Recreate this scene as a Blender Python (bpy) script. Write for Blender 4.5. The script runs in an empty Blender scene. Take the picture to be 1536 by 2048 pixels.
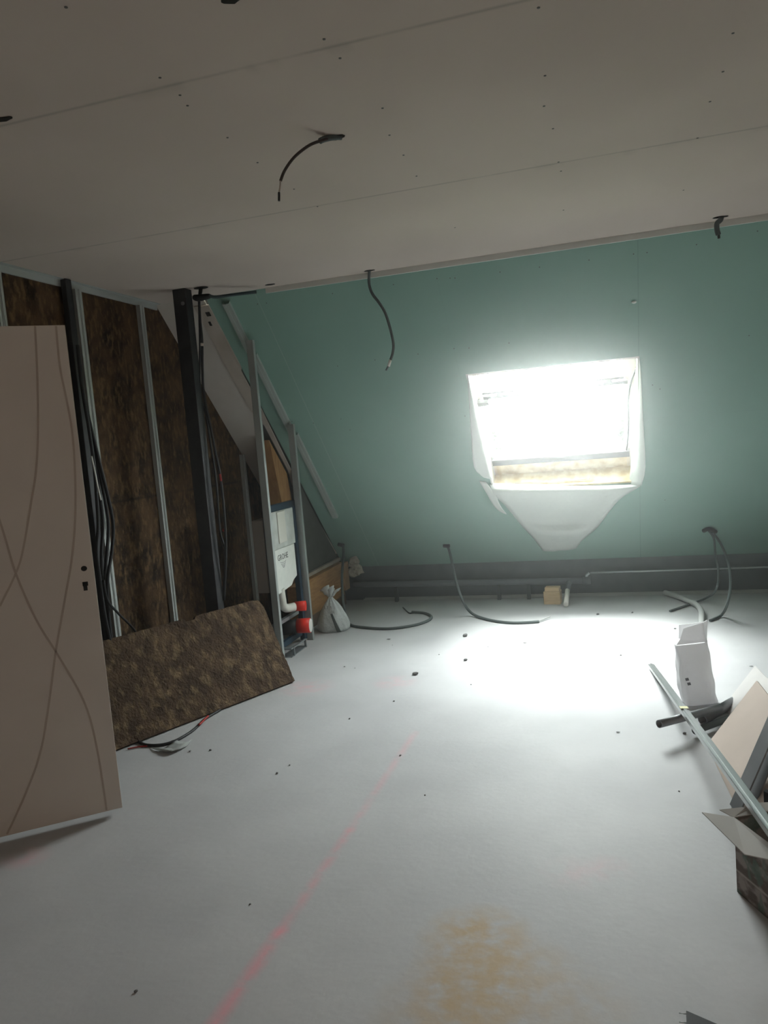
import bpy, bmesh, math, random
from mathutils import Vector, Matrix, noise
from mathutils.geometry import tessellate_polygon
random.seed(7)
S = bpy.context.scene
C = S.collection

# ------------------------------------------------------------------ camera, world, light, exposure
F = 1530.37
RX = Vector((0.9575430304836939, 0.27639463000576964, -0.08195946117488437))
RY = Vector((-0.052122424475090856, -0.11363105078690619, -0.9921548453562589))
RZ = Vector((-0.2835394110859055, 0.9543028831566198, -0.09440026249974435))
EYE = Vector((0, 0, 1.55))
cam = bpy.data.cameras.new('camera'); camo = bpy.data.objects.new('camera', cam); C.objects.link(camo)
M3 = Matrix((RX, -RY, -RZ)).transposed()
camo.matrix_world = Matrix.Translation(EYE) @ M3.to_4x4()
cam.sensor_fit = 'HORIZONTAL'; cam.sensor_width = 36; cam.lens = 36 * F / 1536
cam.clip_start = .02; cam.clip_end = 500
S.camera = camo

SKY_STRENGTH = 27.0
FILL_STRENGTH = 13.0       # strength of the warm fill added behind the viewpoint
W = bpy.data.worlds.new('overcast_sky'); S.world = W; W.use_nodes = True
wn = W.node_tree.nodes; wl = W.node_tree.links
wn['Background'].inputs[0].default_value = (.975, .985, .98, 1)
# cloudy sky, brighter towards the veiled sun side (+y)
_tc = wn.new('ShaderNodeTexCoord'); _sp = wn.new('ShaderNodeSeparateXYZ'); wl.new(_tc.outputs['Generated'], _sp.inputs[0])
_m1 = wn.new('ShaderNodeMath'); _m1.operation = 'MAXIMUM'; _m1.inputs[1].default_value = 0; wl.new(_sp.outputs[1], _m1.inputs[0])
_m2 = wn.new('ShaderNodeMath'); _m2.operation = 'MULTIPLY_ADD'; _m2.inputs[1].default_value = .85 * SKY_STRENGTH; _m2.inputs[2].default_value = .40 * SKY_STRENGTH
wl.new(_m1.outputs[0], _m2.inputs[0]); wl.new(_m2.outputs[0], wn['Background'].inputs[1])
S.view_settings.view_transform = 'Standard'; S.view_settings.look = 'None'
S.view_settings.gamma = 1; S.view_settings.use_curve_mapping = False
S.view_settings.exposure = 0.93
sun = bpy.data.lights.new('hazy_sun', 'SUN'); sun.energy = 17.0; sun.angle = math.radians(46); sun.color = (1, .98, .95)
suno = bpy.data.objects.new('hazy_sun', sun); C.objects.link(suno)
suno.rotation_euler = Vector((-.09, .27, 1)).to_track_quat('Z', 'Y').to_euler()
S.cycles.max_bounces = 12; S.cycles.diffuse_bounces = 8; S.cycles.transparent_max_bounces = 16
S.cycles.sample_clamp_indirect = 4

def portal(name, loc, normal, sx, sy):
    l = bpy.data.lights.new(name, 'AREA'); l.shape = 'RECTANGLE'; l.size = sx; l.size_y = sy
    l.cycles.is_portal = True
    o = bpy.data.objects.new(name, l); C.objects.link(o); o.location = loc
    o.rotation_euler = (-Vector(normal)).to_track_quat('Z', 'Y').to_euler()
    return o
portal('window_portal', (-.37, 6.12, 1.82), (0, -1, -1), 1.15, 1.2)

# ------------------------------------------------------------------ pixel -> point on a real plane
def ray(u, v):
    return RX * ((u - 768) / F) + RY * ((v - 1024) / F) + RZ
def on(u, v, n, d):
    n = Vector(n); r = ray(u, v); t = (d - n.dot(EYE)) / n.dot(r)
    return EYE + r * t
def fz(u, v, z=0): return on(u, v, (0, 0, 1), z)
SL = 7.36
def sl(u, v, off=0): return on(u, v, (0, 1, 1), SL - off * 1.4142)   # off = metres inside the room
def px_(u, v, x): return on(u, v, (1, 0, 0), x)
def py_(u, v, y): return on(u, v, (0, 1, 0), y)

# ------------------------------------------------------------------ materials
def mat(name, col, rough=.8, metal=0, col2=None, scale=8, bump=0, bscale=60, stretch=None, detail=4, lo=.35, hi=.65, spec=.3):
    m = bpy.data.materials.new(name); m.use_nodes = True
    n = m.node_tree.nodes; l = m.node_tree.links; b = n['Principled BSDF']
    b.inputs['Base Color'].default_value = (*col, 1); b.inputs['Roughness'].default_value = rough
    b.inputs['Metallic'].default_value = metal; b.inputs['Specular IOR Level'].default_value = spec
    if col2 or bump:
        tc = n.new('ShaderNodeTexCoord'); mp = n.new('ShaderNodeMapping'); l.new(tc.outputs['Object'], mp.inputs[0])
        if stretch: mp.inputs['Scale'].default_value = stretch
    if col2:
        t = n.new('ShaderNodeTexNoise'); t.inputs['Scale'].default_value = scale; t.inputs['Detail'].default_value = detail
        l.new(mp.outputs[0], t.inputs['Vector'])
        r = n.new('ShaderNodeValToRGB'); r.color_ramp.elements[0].position = lo; r.color_ramp.elements[1].position = hi
        r.color_ramp.elements[0].color = (*col, 1); r.color_ramp.elements[1].color = (*col2, 1)
        l.new(t.outputs[0], r.inputs[0]); l.new(r.outputs[0], b.inputs['Base Color'])
    if bump:
        t2 = n.new('ShaderNodeTexNoise'); t2.inputs['Scale'].default_value = bscale; t2.inputs['Detail'].default_value = 5
        l.new(mp.outputs[0], t2.inputs['Vector'])
        bp = n.new('ShaderNodeBump'); bp.inputs['Strength'].default_value = bump; bp.inputs['Distance'].default_value = .01
        l.new(t2.outputs[0], bp.inputs['Height']); l.new(bp.outputs[0], b.inputs['Normal'])
    return m

class NT:
    """small helper for math on world positions"""
    def __init__(s, m):
        s.n = m.node_tree.nodes; s.l = m.node_tree.links
        s.g = s.n.new('ShaderNodeNewGeometry'); s.s = s.n.new('ShaderNodeSeparateXYZ'); s.l.new(s.g.outputs['Position'], s.s.inputs[0])
    def x(s): return s.s.outputs[0]
    def y(s): return s.s.outputs[1]
    def m(s, op, a, b=None, clamp=False):
        k = s.n.new('ShaderNodeMath'); k.operation = op; k.use_clamp = clamp
        for i, v in enumerate((a, b)):
            if v is None: continue
            if isinstance(v, (int, float)): k.inputs[i].default_value = v
            else: s.l.new(v, k.inputs[i])
        return k.outputs[0]
    def noise(s, scale, detail=3, stretch=None):
        t = s.n.new('ShaderNodeTexNoise'); t.inputs['Scale'].default_value = scale; t.inputs['Detail'].default_value = detail
        if stretch:
            mp = s.n.new('ShaderNodeMapping'); mp.inputs['Scale'].default_value = stretch
            s.l.new(s.g.outputs['Position'], mp.inputs[0]); s.l.new(mp.outputs[0], t.inputs['Vector'])
        else: s.l.new(s.g.outputs['Position'], t.inputs['Vector'])
        return t.outputs[0]
    def line(s, coord, c, w):         # 1 on the line, 0 away from it
        d = s.m('ABSOLUTE', s.m('SUBTRACT', coord, c))
        return s.m('SUBTRACT', 1.0, s.m('DIVIDE', d, w), True)
    def seg(s, p, q, w):              # soft capsule around a 2D floor segment
        px, py = p; dx, dy = q[0] - p[0], q[1] - p[1]; L2 = dx * dx + dy * dy
        ax = s.m('SUBTRACT', s.x(), px); ay = s.m('SUBTRACT', s.y(), py)
        t = s.m('DIVIDE', s.m('ADD', s.m('MULTIPLY', ax, dx), s.m('MULTIPLY', ay, dy)), L2, True)
        ex = s.m('SUBTRACT', ax, s.m('MULTIPLY', t, dx)); ey = s.m('SUBTRACT', ay, s.m('MULTIPLY', t, dy))
        d = s.m('SQRT', s.m('ADD', s.m('MULTIPLY', ex, ex), s.m('MULTIPLY', ey, ey)))
        return s.m('SUBTRACT', 1.0, s.m('DIVIDE', d, w), True)
    def mix(s, fac, a, b):
        k = s.n.new('ShaderNodeMix'); k.data_type = 'RGBA'
        if isinstance(fac, float): k.inputs[0].default_value = fac
        else: s.l.new(fac, k.inputs[0])
        for i, v in ((6, a), (7, b)):
            if isinstance(v, tuple): k.inputs[i].default_value = (*v, 1)
            else: s.l.new(v, k.inputs[i])
        return k.outputs[2]
    def ramp(s, v, lo, hi): return s.m('DIVIDE', s.m('SUBTRACT', v, lo), hi - lo, True)
    def out(s, m, c): s.l.new(c, s.n['Principled BSDF'].inputs['Base Color'])

# concrete floor with chalk line, sawdust stain and patches
m_floor = mat('concrete_screed', (.5, .5, .5), .62, bump=.10, bscale=35, spec=.35)
t = NT(m_floor)
c = t.mix(t.ramp(t.noise(1.3, 4), .38, .66), (.462, .465, .480), (.552, .555, .568))
c = t.mix(t.m('MULTIPLY', t.ramp(t.noise(55, 3), .45, .75), .10), c, (.34, .36, .37))
c = t.mix(t.m('MULTIPLY', t.ramp(t.noise(9, 5), .58, .72), .12), c, (.36, .38, .38))
PINK = (.95, .30, .38)
a0 = fz(430, 2048); a1 = fz(560, 1865); a2 = fz(700, 1660); a3 = fz(830, 1465)
for p, q, w, s_ in ((a0, a1, .04, .5), (a1, a2, .032, .33), (a2, a3, .03, .22)):
    k = t.m('MULTIPLY', t.seg(p[:2], q[:2], w), s_)
    k = t.m('MULTIPLY', k, t.ramp(t.noise(11, 3), .30, .55))
    c = t.mix(k, c, PINK)
for u, v, w, s_ in ((610, 1375, .20, .18), (785, 1365, .16, .16), (50, 1715, .10, .22), (1140, 1745, .12, .10), (1210, 1735, .10, .1)):
    p = fz(u, v); k = t.m('MULTIPLY', t.seg(p[:2], (p.x + .02, p.y), w), s_ * 1.4)
    k = t.m('MULTIPLY', k, t.ramp(t.noise(14, 3), .35, .6)); c = t.mix(k, c, PINK)
for (u, v, u2, v2, w, s_) in ((945, 1985, 955, 1880, .20, .95), (900, 2048, 1000, 1960, .26, .45), (1060, 1960, 1150, 2020, .20, .30)):
    p = fz(u, v); q = fz(u2, v2)
    d = t.m('MULTIPLY', t.seg(p[:2], q[:2], w), 1.5, True)
    k = t.m('MULTIPLY', d, s_); k = t.m('MULTIPLY', k, t.ramp(t.noise(16, 6), .28, .62)); c = t.mix(k, c, (.50, .36, .20))
t.out(m_floor, c)

# ceiling plasterboard with butt joints
m_ceil = mat('grey_plasterboard', (.5, .47, .43), .9, bump=.03, bscale=25)
t = NT(m_ceil)
c = t.mix(t.ramp(t.noise(1.1, 3), .35, .65), (.530, .458, .410), (.590, .512, .460))
j1 = fz(1000, 347, 2.6).y; j2 = fz(700, 85, 2.6).y
for j in (j1, j2, j2 - 1.2, j2 - 2.4):
    k = t.m('MULTIPLY', t.line(t.y(), j, .012), .5)
    k = t.m('MULTIPLY', k, t.ramp(t.noise(5, 4), .25, .55)); c = t.mix(k, c, (.2, .18, .16))
    k = t.m('MULTIPLY', t.line(t.y(), j + .01, .05), t.m('MULTIPLY', t.ramp(t.noise(6, 3, (1, .3, 1)), .55, .62), .22)); c = t.mix(k, c, (.24, .23, .2))
t.out(m_ceil, c)

# green moisture-resistant plasterboard
m_green = mat('green_plasterboard', (.3, .5, .45), .85, bump=.02, bscale=30)
t = NT(m_green)
c = t.mix(t.ramp(t.noise(.9, 3), .35, .65), (.205, .340, .290), (.235, .378, .325))
for j, s_ in ((.232, .50), (-.967, .15), (-2.187, .22)):
    c = t.mix(t.m('MULTIPLY', t.line(t.x(), j, .006), s_), c, (.14, .24, .21) if j > -2 else (.6, .68, .62))
for u, s_ in ((820, .35),):
    c = t.mix(t.m('MULTIPLY', t.line(t.y(), sl(900, 870).y, .004), .2), c, (.16, .27, .23))
t.out(m_green, c)

m_wood_wool = mat('brown_wood_wool', (.075, .046, .026), .95, col2=(.150, .092, .050), scale=5, bump=.9, bscale=45, detail=8)
t = NT(m_wood_wool)
c = t.mix(t.ramp(t.noise(9, 12), .36, .62), (.016, .0085, .004), (.085, .047, .022))
c = t.mix(t.m('MULTIPLY', t.ramp(t.noise(38, 5, (1, 1, .45)), .50, .66), .8), c, (.17, .105, .05))
c = t.mix(t.m('MULTIPLY', t.line(t.s.outputs[2], 1.30, .014), t.ramp(t.noise(4, 4), .3, .5)), c, (.012, .008, .005))
t.out(m_wood_wool, c)
m_panel = mat('brown_wood_fibre', (.16, .11, .06), .95, bump=.8, bscale=70)
t = NT(m_panel)
c = t.mix(t.ramp(t.noise(9, 6), .35, .65), (.045, .028, .018), (.095, .060, .036))
c = t.mix(t.m('MULTIPLY', t.ramp(t.noise(24, 6, (1.0, 1.0, .5)), .50, .68), .6), c, (.25, .18, .10))
c = t.mix(t.m('MULTIPLY', t.ramp(t.noise(60, 4, (1, 1, .6)), .55, .7), .4), c, (.03, .02, .014))
t.out(m_panel, c)
m_panel_edge = mat('fibre_board_edge', (.06, .045, .03), .95, col2=(.12, .085, .05), scale=60, bump=.6)

m_galv = mat('galvanised_steel', (.52, .56, .55), .45, .6, col2=(.46, .50, .49), scale=4)
m_galvl = mat('zinc_coated_track', (.44, .47, .46), .6, .15, col2=(.40, .43, .42), scale=3)
m_edge = mat('pale_edge_strip', (.66, .68, .65), .6, .0)
m_rail = mat('grey_green_track', (.40, .46, .43), .6, .15)
m_prof = mat('shiny_galvanised_profile', (.40, .42, .42), .30, .85, col2=(.36, .38, .38), scale=3)
m_dark_steel = mat('dark_steel', (.030, .031, .034), .55, .4, col2=(.05, .05, .052), scale=14)
m_greymetal = mat('dull_grey_metal', (.20, .205, .215), .5, .5, col2=(.25, .255, .265), scale=8)
m_screw = mat('screw_head_grey', (.10, .10, .095), .7)
m_white = mat('white_board', (.60, .565, .52), .9, col2=(.54, .50, .46), scale=4, bump=.05, bscale=30)
m_whited = mat('dusty_white_board', (.50, .45, .40), .9, col2=(.40, .35, .30), scale=6, bump=.1)
m_cond = mat('grey_conduit', (.085, .105, .105), .6)
m_condl = mat('light_grey_conduit', (.42, .43, .43), .6)
m_blk = mat('black_cable', (.016, .017, .018), .5)
m_red = mat('red_cable', (.30, .02, .015), .5)
m_tape = mat('white_tape', (.72, .72, .68), .6)
m_door = mat('cream_door_paint', (.66, .60, .545), .55, col2=(.63, .57, .515), scale=3)
m_groove = mat('door_groove_brown', (.46, .385, .33), .7)
m_hole = mat('dark_hole', (.02, .018, .016), .9)
m_wood = mat('spruce_timber', (.47, .27, .11), .75, col2=(.36, .19, .075), scale=7, stretch=(6, 6, 1), bump=.15)
m_woodh = mat('spruce_beam', (.42, .235, .10), .75, col2=(.31, .165, .07), scale=7, stretch=(6, 1, 8), bump=.15)
m_wooddk = mat('brown_board', (.17, .12, .09), .85, col2=(.12, .085, .065), scale=9)
m_block = mat('pale_softwood', (.62, .47, .30), .8, col2=(.52, .38, .22), scale=12, stretch=(1, 1, 5))
m_memb_grey = mat('grey_membrane', (.10, .105, .095), .8, col2=(.085, .088, .08), scale=10)
m_blue = mat('dark_blue_frame_paint', (.010, .028, .048), .5, col2=(.014, .034, .055), scale=15)
m_cist = mat('white_foam_cistern', (.72, .74, .70), .7, col2=(.66, .69, .65), scale=30)
m_cist2 = mat('pale_grey_cover', (.60, .63, .60), .5, col2=(.45, .48, .45), scale=12)
m_cback = mat('dusty_shaded_foam', (.26, .23, .20), .9)  # brownish foam, darkened to carry the shade on the cistern's side
m_pvc = mat('off_white_pvc', (.66, .66, .60), .4)
m_redcap = mat('red_plastic_cap', (.72, .035, .02), .4)
m_whcap = mat('white_plastic', (.80, .78, .74), .45)
m_foot = mat('galvanised_foot', (.30, .33, .34), .45, .6)
m_black = mat('black_plastic', (.012, .012, .013), .6)
m_logo = mat('logo_black', (.012, .02, .018), .6)
m_pvcpipe = mat('grey_pvc_pipe', (.17, .195, .205), .55)
m_steel = mat('thin_steel_pipe', (.55, .6, .62), .3, .8)
m_stone = mat('concrete_crumb', (.12, .12, .12), .9, col2=(.2, .2, .2), scale=80)
m_fluff = mat('mineral_wool_fluff', (.52, .50, .42), .95, col2=(.36, .34, .28), scale=25, bump=.8)
m_plaster = mat('beige_plasterboard', (.62, .52, .46), .85, col2=(.57, .48, .42), scale=5)
m_plaster_w = mat('white_plasterboard', (.74, .72, .70), .85, col2=(.68, .66, .65), scale=8)
m_card_in = mat('grey_cardboard_inside', (.55, .54, .52), .85, col2=(.50, .49, .47), scale=8)
m_card = mat('printed_cardboard', (.33, .27, .24), .8)
t = NT(m_card)
c = t.mix(t.ramp(t.noise(14, 4, (1, 1, 2)), .42, .55), (.36, .32, .30), (.15, .12, .105))
c = t.mix(t.m('MULTIPLY', t.ramp(t.noise(11, 5, (2, 2, 1)), .56, .62), .7), c, (.14, .22, .18))
c = t.mix(t.m('MULTIPLY', t.line(t.s.outputs[2], .075, .006), .9), c, (.5, .46, .42))
t.out(m_card, c)
m_reveal_wood = mat('pale_reveal_timber', (.86, .76, .56), .8, col2=(.62, .48, .27), scale=14, bump=.2)
m_frame_grey = mat('grey_window_frame', (.09, .09, .09), .6)
m_roofedge = mat('white_window_lining', (.74, .72, .68), .6)
m_roof = mat('dark_roof_tile', (.08, .06, .05), .9)
m_grass = mat('meadow_grass', (.16, .24, .09), .95, col2=(.26, .30, .14), scale=.3)
m_leaf = mat('tree_leaves', (.008, .014, .006), .9, col2=(.020, .030, .014), scale=1.5)
m_bark = mat('tree_bark', (.12, .09, .06), .9)
m_ink = mat('grey_print', (.22, .22, .25), .8)

def translucent(name, col, fac, alpha=1.0, bump=.4, bs=18):
    m = bpy.data.materials.new(name); m.use_nodes = True
    n = m.node_tree.nodes; l = m.node_tree.links
    n.remove(n['Principled BSDF']); o = n['Material Output']
    d = n.new('ShaderNodeBsdfDiffuse'); tr = n.new('ShaderNodeBsdfTranslucent'); mx = n.new('ShaderNodeMixShader')
    d.inputs[0].default_value = (*col, 1); tr.inputs[0].default_value = (*col, 1); mx.inputs[0].default_value = fac
    l.new(d.outputs[0], mx.inputs[1]); l.new(tr.outputs[0], mx.inputs[2])
    tc = n.new('ShaderNodeTexCoord'); ns = n.new('ShaderNodeTexNoise'); ns.inputs['Scale'].default_value = bs; ns.inputs['Detail'].default_value = 6
    l.new(tc.outputs['Object'], ns.inputs['Vector']); bp = n.new('ShaderNodeBump'); bp.inputs['Strength'].default_value = bump; bp.inputs['Distance'].default_value = .02
    l.new(ns.outputs[0], bp.inputs['Height']); l.new(bp.outputs[0], d.inputs['Normal'])
    l.new(mx.outputs[0], o.inputs[0]); return m
m_memb = translucent('white_membrane', (.74, .78, .75), .35)
m_sack = translucent('white_paper_sack', (.86, .855, .865), .35, bs=14, bump=.5)
m_bag = translucent('white_plastic_film', (.66, .70, .70), .3, bs=30, bump=.8)
def glass():
    m = bpy.data.materials.new('window_glass'); m.use_nodes = True
    n = m.node_tree.nodes; l = m.node_tree.links; n.remove(n['Principled BSDF'])
    a = n.new('ShaderNodeBsdfTransparent'); g = n.new('ShaderNodeBsdfGlossy'); mx = n.new('ShaderNodeMixShader')
    a.inputs[0].default_value = (.93, .96, .95, 1); g.inputs['Roughness'].default_value = .02; mx.inputs[0].default_value = .06
    l.new(a.outputs[0], mx.inputs[1]); l.new(g.outputs[0], mx.inputs[2]); l.new(mx.outputs[0], n['Material Output'].inputs[0]); return m
m_glass = glass()

# ------------------------------------------------------------------ geometry helpers
class MB:
    def __init__(s): s.bm = bmesh.new()
    def box(s, lo, hi):
        r = bmesh.ops.create_cube(s.bm, size=1)
        lo, hi = Vector(lo), Vector(hi); c_ = (lo + hi) / 2; d = hi - lo
        for v in r['verts']: v.co = Vector((v.co.x * d.x, v.co.y * d.y, v.co.z * d.z)) + c_
        return s
    def obox(s, o, a, b, c_):          # corner + three edge vectors
        o, a, b, c_ = map(Vector, (o, a, b, c_)); vs = []
        for k in range(8): vs.append(s.bm.verts.new(o + a * (k & 1) + b * (k >> 1 & 1) + c_ * (k >> 2 & 1)))
        for f in ((0, 1, 3, 2), (4, 6, 7, 5), (0, 4, 5, 1), (2, 3, 7, 6), (0, 2, 6, 4), (1, 5, 7, 3)): s.bm.faces.new([vs[i] for i in f])
        return s
    def prism(s, pts, ext):            # polygon extruded by a vector
        pts = [Vector(p) for p in pts]; ext = Vector(ext); n = len(pts)
        a = [s.bm.verts.new(p) for p in pts]; b = [s.bm.verts.new(p + ext) for p in pts]
        for tri in tessellate_polygon([pts]):
            s.bm.faces.new([a[i] for i in tri]); s.bm.faces.new([b[i] for i in reversed(tri)])
        for i in range(n): s.bm.faces.new((a[i], a[(i + 1) % n], b[(i + 1) % n], b[i]))
        return s
    def tube(s, pts, r, seg=10, smooth=6, ribs=0):
        pts = [Vector(p) for p in pts]
        if smooth and len(pts) > 2: pts = catmull(pts, smooth)
        rings = []; up = Vector((0, 0, 1))
        n = len(pts); prev = None
        for i, p in enumerate(pts):
            d = (pts[min(i + 1, n - 1)] - pts[max(i - 1, 0)]).normalized()
            if prev is None:
                side = d.cross(up); side = d.cross(Vector((1, 0, 0))) if side.length < .1 else side
            else: side = prev - d * prev.dot(d)
            side.normalize(); prev = side; u2 = d.cross(side)
            rr = r(i / (n - 1)) if callable(r) else r
            rings.append([s.bm.verts.new(p + (side * math.cos(2 * math.pi * k / seg) + u2 * math.sin(2 * math.pi * k / seg)) * rr) for k in range(seg)])
        for a, b in zip(rings, rings[1:]):
            for k in range(seg):
                f = s.bm.faces.new((a[k], a[(k + 1) % seg], b[(k + 1) % seg], b[k])); f.smooth = True
        s.bm.faces.new(list(reversed(rings[0]))); s.bm.faces.new(rings[-1])
        return s
    def hollow(s, p, q, r, t=.002, seg=18):
        p, q = Vector(p), Vector(q); d = (q - p).normalized(); side = d.cross(Vector((0, 0, 1))).normalized(); u2 = d.cross(side)
        R_ = []
        for rr, pt in ((r, p), (r, q), (r - t, q), (r - t, p)):
            R_.append([s.bm.verts.new(pt + (side * math.cos(2 * math.pi * k / seg) + u2 * math.sin(2 * math.pi * k / seg)) * rr) for k in range(seg)])
        for i in range(4):
            a, b = R_[i], R_[(i + 1) % 4]
            for k in range(seg):
                f = s.bm.faces.new((a[k], a[(k + 1) % seg], b[(k + 1) % seg], b[k])); f.smooth = i in (0, 2)
        return s
    def blob(s, c_, r, sub=2, amp=.2, fr=6, flat=(1, 1, 1)):
        rr = bmesh.ops.create_icosphere(s.bm, subdivisions=sub, radius=1)
        c_ = Vector(c_)
        for v in rr['verts']:
            k = 1 + amp * noise.noise(v.co * fr * .4 + c_ * 9)
            v.co = Vector((v.co.x * flat[0], v.co.y * flat[1], v.co.z * flat[2])) * r * k + c_
        return s
    def channel(s, p, q, wdir, w, d, t=.0012, lip=.006):   # C profile from p to q, web centred, flanges along d
        p, q = Vector(p), Vector(q); L = q - p; ax = L.normalized(); wv = Vector(wdir); wv = (wv - ax * wv.dot(ax)).normalized()
        dv = Vector(d); dl = dv.length; dv = (dv - ax * dv.dot(ax)).normalized()
        s.obox(p - wv * w / 2, wv * w, L, dv * t)
        s.obox(p - wv * w / 2, wv * t, L, dv * dl); s.obox(p + wv * (w / 2 - t), wv * t, L, dv * dl)
        if lip:
            s.obox(p - wv * w / 2 + dv * (dl - t), wv * lip, L, dv * t); s.obox(p + wv * (w / 2 - lip) + dv * (dl - t), wv * lip, L, dv * t)
        return s
    def build(s, name, material, parent=None, bevel=0):
        bm = s.bm; bmesh.ops.recalc_face_normals(bm, faces=bm.faces[:])
        if bevel:
            bmesh.ops.bevel(bm, geom=[e for e in bm.edges if len(e.link_faces) == 2 and e.calc_face_angle(0) > .6], offset=bevel, segments=2, affect='EDGES', profile=.6)
        xs = [v.co.x for v in bm.verts]; ys = [v.co.y for v in bm.verts]; zs = [v.co.z for v in bm.verts]
        org = Vector(((min(xs) + max(xs)) / 2, (min(ys) + max(ys)) / 2, min(zs)))
        for v in bm.verts: v.co -= org
        me = bpy.data.meshes.new(name); bm.to_mesh(me); bm.free(); me.materials.append(material)
        o = bpy.data.objects.new(name, me); C.objects.link(o); o['_org'] = list(org)
        if parent is not None:
            po = Vector(parent['_org']); o.parent = parent; o.location = org - po
        else: o.location = org
        return o
def catmull(p, k):
    out = []; n = len(p)
    for i in range(n - 1):
        a, b, c_, d = p[max(i - 1, 0)], p[i], p[i + 1], p[min(i + 2, n - 1)]
        for j in range(k):
            t_ = j / k
            out.append(.5 * ((2 * b) + (c_ - a) * t_ + (2 * a - 5 * b + 4 * c_ - d) * t_ ** 2 + (3 * b - 3 * c_ + d - a) * t_ ** 3))
    out.append(p[-1]); return out
def tag(o, label=None, cat=None, group=None, kind=None):
    if label: o['label'] = label
    if cat: o['category'] = cat
    if group: o['group'] = group
    if kind: o['kind'] = kind
    return o
def empty(name, loc, label=None, cat=None, group=None):
    o = bpy.data.objects.new(name, None); C.objects.link(o); o.location = loc; o['_org'] = list(loc); o.empty_display_size = .1
    return tag(o, label, cat, group)
def struct(o, label=None):
    o['kind'] = 'structure'
    if label: o['label'] = label
    return o
def setname(o, n): o.name = n; return o
SN = Vector((0, 1, 1)).normalized()      # outward normal of the slope
SD = Vector((0, 1, -1)).normalized()     # down the slope
def sp(x, y, off=0): return Vector((x, y, SL - y)) - SN * off

# ------------------------------------------------------------------ the shell
CZ = 2.6; YC = SL - CZ; YK = 7.03; XG = -2.93; XR = 2.7; YF = -2.2
struct(MB().box((XG - .2, YF - .2, -.2), (XR + .2, YK + .3, 0)).build('floor', m_floor), 'pale grey concrete floor with faint pink chalk lines')
ceiling = struct(MB().box((XG - .2, YF - .2, CZ), (XR + .2, YC, CZ + .15)).build('ceiling', m_ceil), 'flat ceiling of unpainted grey plasterboard')
struct(MB().box((XG - .2, YF - .2, -.02), (XG, YK + .3, CZ + .1)).build('wall_left', m_wood_wool), 'gable wall filled with brown wood wool insulation')
struct(MB().box((XR, YF - .2, -.02), (XR + .2, YK + .3, CZ + .1)).build('wall_right', m_white), 'plain wall at the right side')
struct(MB().box((XG, YF - .2, -.02), (XR, YF, CZ + .1)).build('wall_front', m_white), 'plain wall behind the viewpoint')
struct(MB().box((XG, YK, -.02), (XR, YK + .25, SL - YK + .02)).build('wall_back', m_greymetal if False else mat('grey_blue_knee_wall', (.13, .155, .16), .85, col2=(.10, .125, .13), scale=6)), 'low dark grey knee wall under the green slope')

# sloped wall with the roof window opening
WX0, WX1 = -.925, .235; WY0, WY1 = 5.405, 6.31
def slope_mesh(x0, x1, y0, y1, th, off=0, m=None):
    m = m or MB(); p = [sp(x0, y0, off), sp(x1, y0, off), sp(x1, y1, off), sp(x0, y1, off)]
    return m.prism(p, SN * th)
XW = -2.545     # left edge of the green boards
m = MB(); TH = .16
xs_ = [XW, WX0, WX1, XR]; ys_ = [YC - .0, WY0, WY1, YK + .02]
for i in range(3):
    for j in range(3):
        if i == 1 and j == 1: continue
        slope_mesh(xs_[i], xs_[i + 1], ys_[j], ys_[j + 1], TH, 0, m)
slope = struct(m.build('wall_slope', m_green), 'sloping wall of green moisture resistant plasterboard')
# slope beside the gable: dusty white boards above, bare below
struct(MB().prism([sp(XG, YC), sp(XW - .02, YC), sp(XW - .02, 5.50), sp(XG, 6.15)], SN * .013).build('wall_slope_left', m_white), 'sloping strip of dusty white board beside the brown gable')
struct(slope_mesh(XG, XW - .02, YC, YK + .02, TH, -.05).build('wall_slope_low', m_memb_grey), 'bare grey lower end of the slope beside the gable')
struct(slope_mesh(XW - .02, XW, YC, YK + .02, .1, -.03).build('trim_3', m_hole), 'dark gap beside the green boards')
struct(MB().prism([sp(XW - .11, YC + .04, .012), sp(XW + .0, YC + .04, .012), sp(XW + .004, 5.2, .012), sp(XW - .012, 5.22, .012), sp(XW - .006, 5.46, .012), sp(XW - .02, 5.9, .012), sp(XW - .025, 6.30, .012), sp(XW, 6.86, .012), sp(XW - .085, 6.86, .012), sp(XW - .085, 6.15, .012), sp(XW - .05, 6.0, .012), sp(XW - .05, 5.62, .012), sp(XW - .10, 5.5, .012)], SN * .012).build('trim_4', m_whited), 'dusty white edge strip running down the slope')
# ceiling and gable tracks
struct(MB().box((XW + .45, YC - .012, CZ - .034), (XR, YC + .0, CZ)).build('trim_1', m_edge), 'pale metal edge strip between ceiling and green slope')
struct(MB().box((XG, YF, CZ - .040), (XG + .012, YC, CZ)).box((XG, YF, CZ - .004), (XG + .04, YC, CZ)).build('trim_2', m_galvl), 'pale metal track where ceiling meets brown gable')

# dark slots in the edge strip
tr = MB()
for (a, b) in (((410, 625), (421, 629)), ((416, 644), (424, 650))):
    p, q = sl(*a, .014), sl(*b, .014); tr.obox(p, Vector((q.x - p.x, 0, 0)), SD * .035, SN * .002)
struct(tr.build('trim_5', m_hole), 'two dark slots in the white edge strip')

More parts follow.
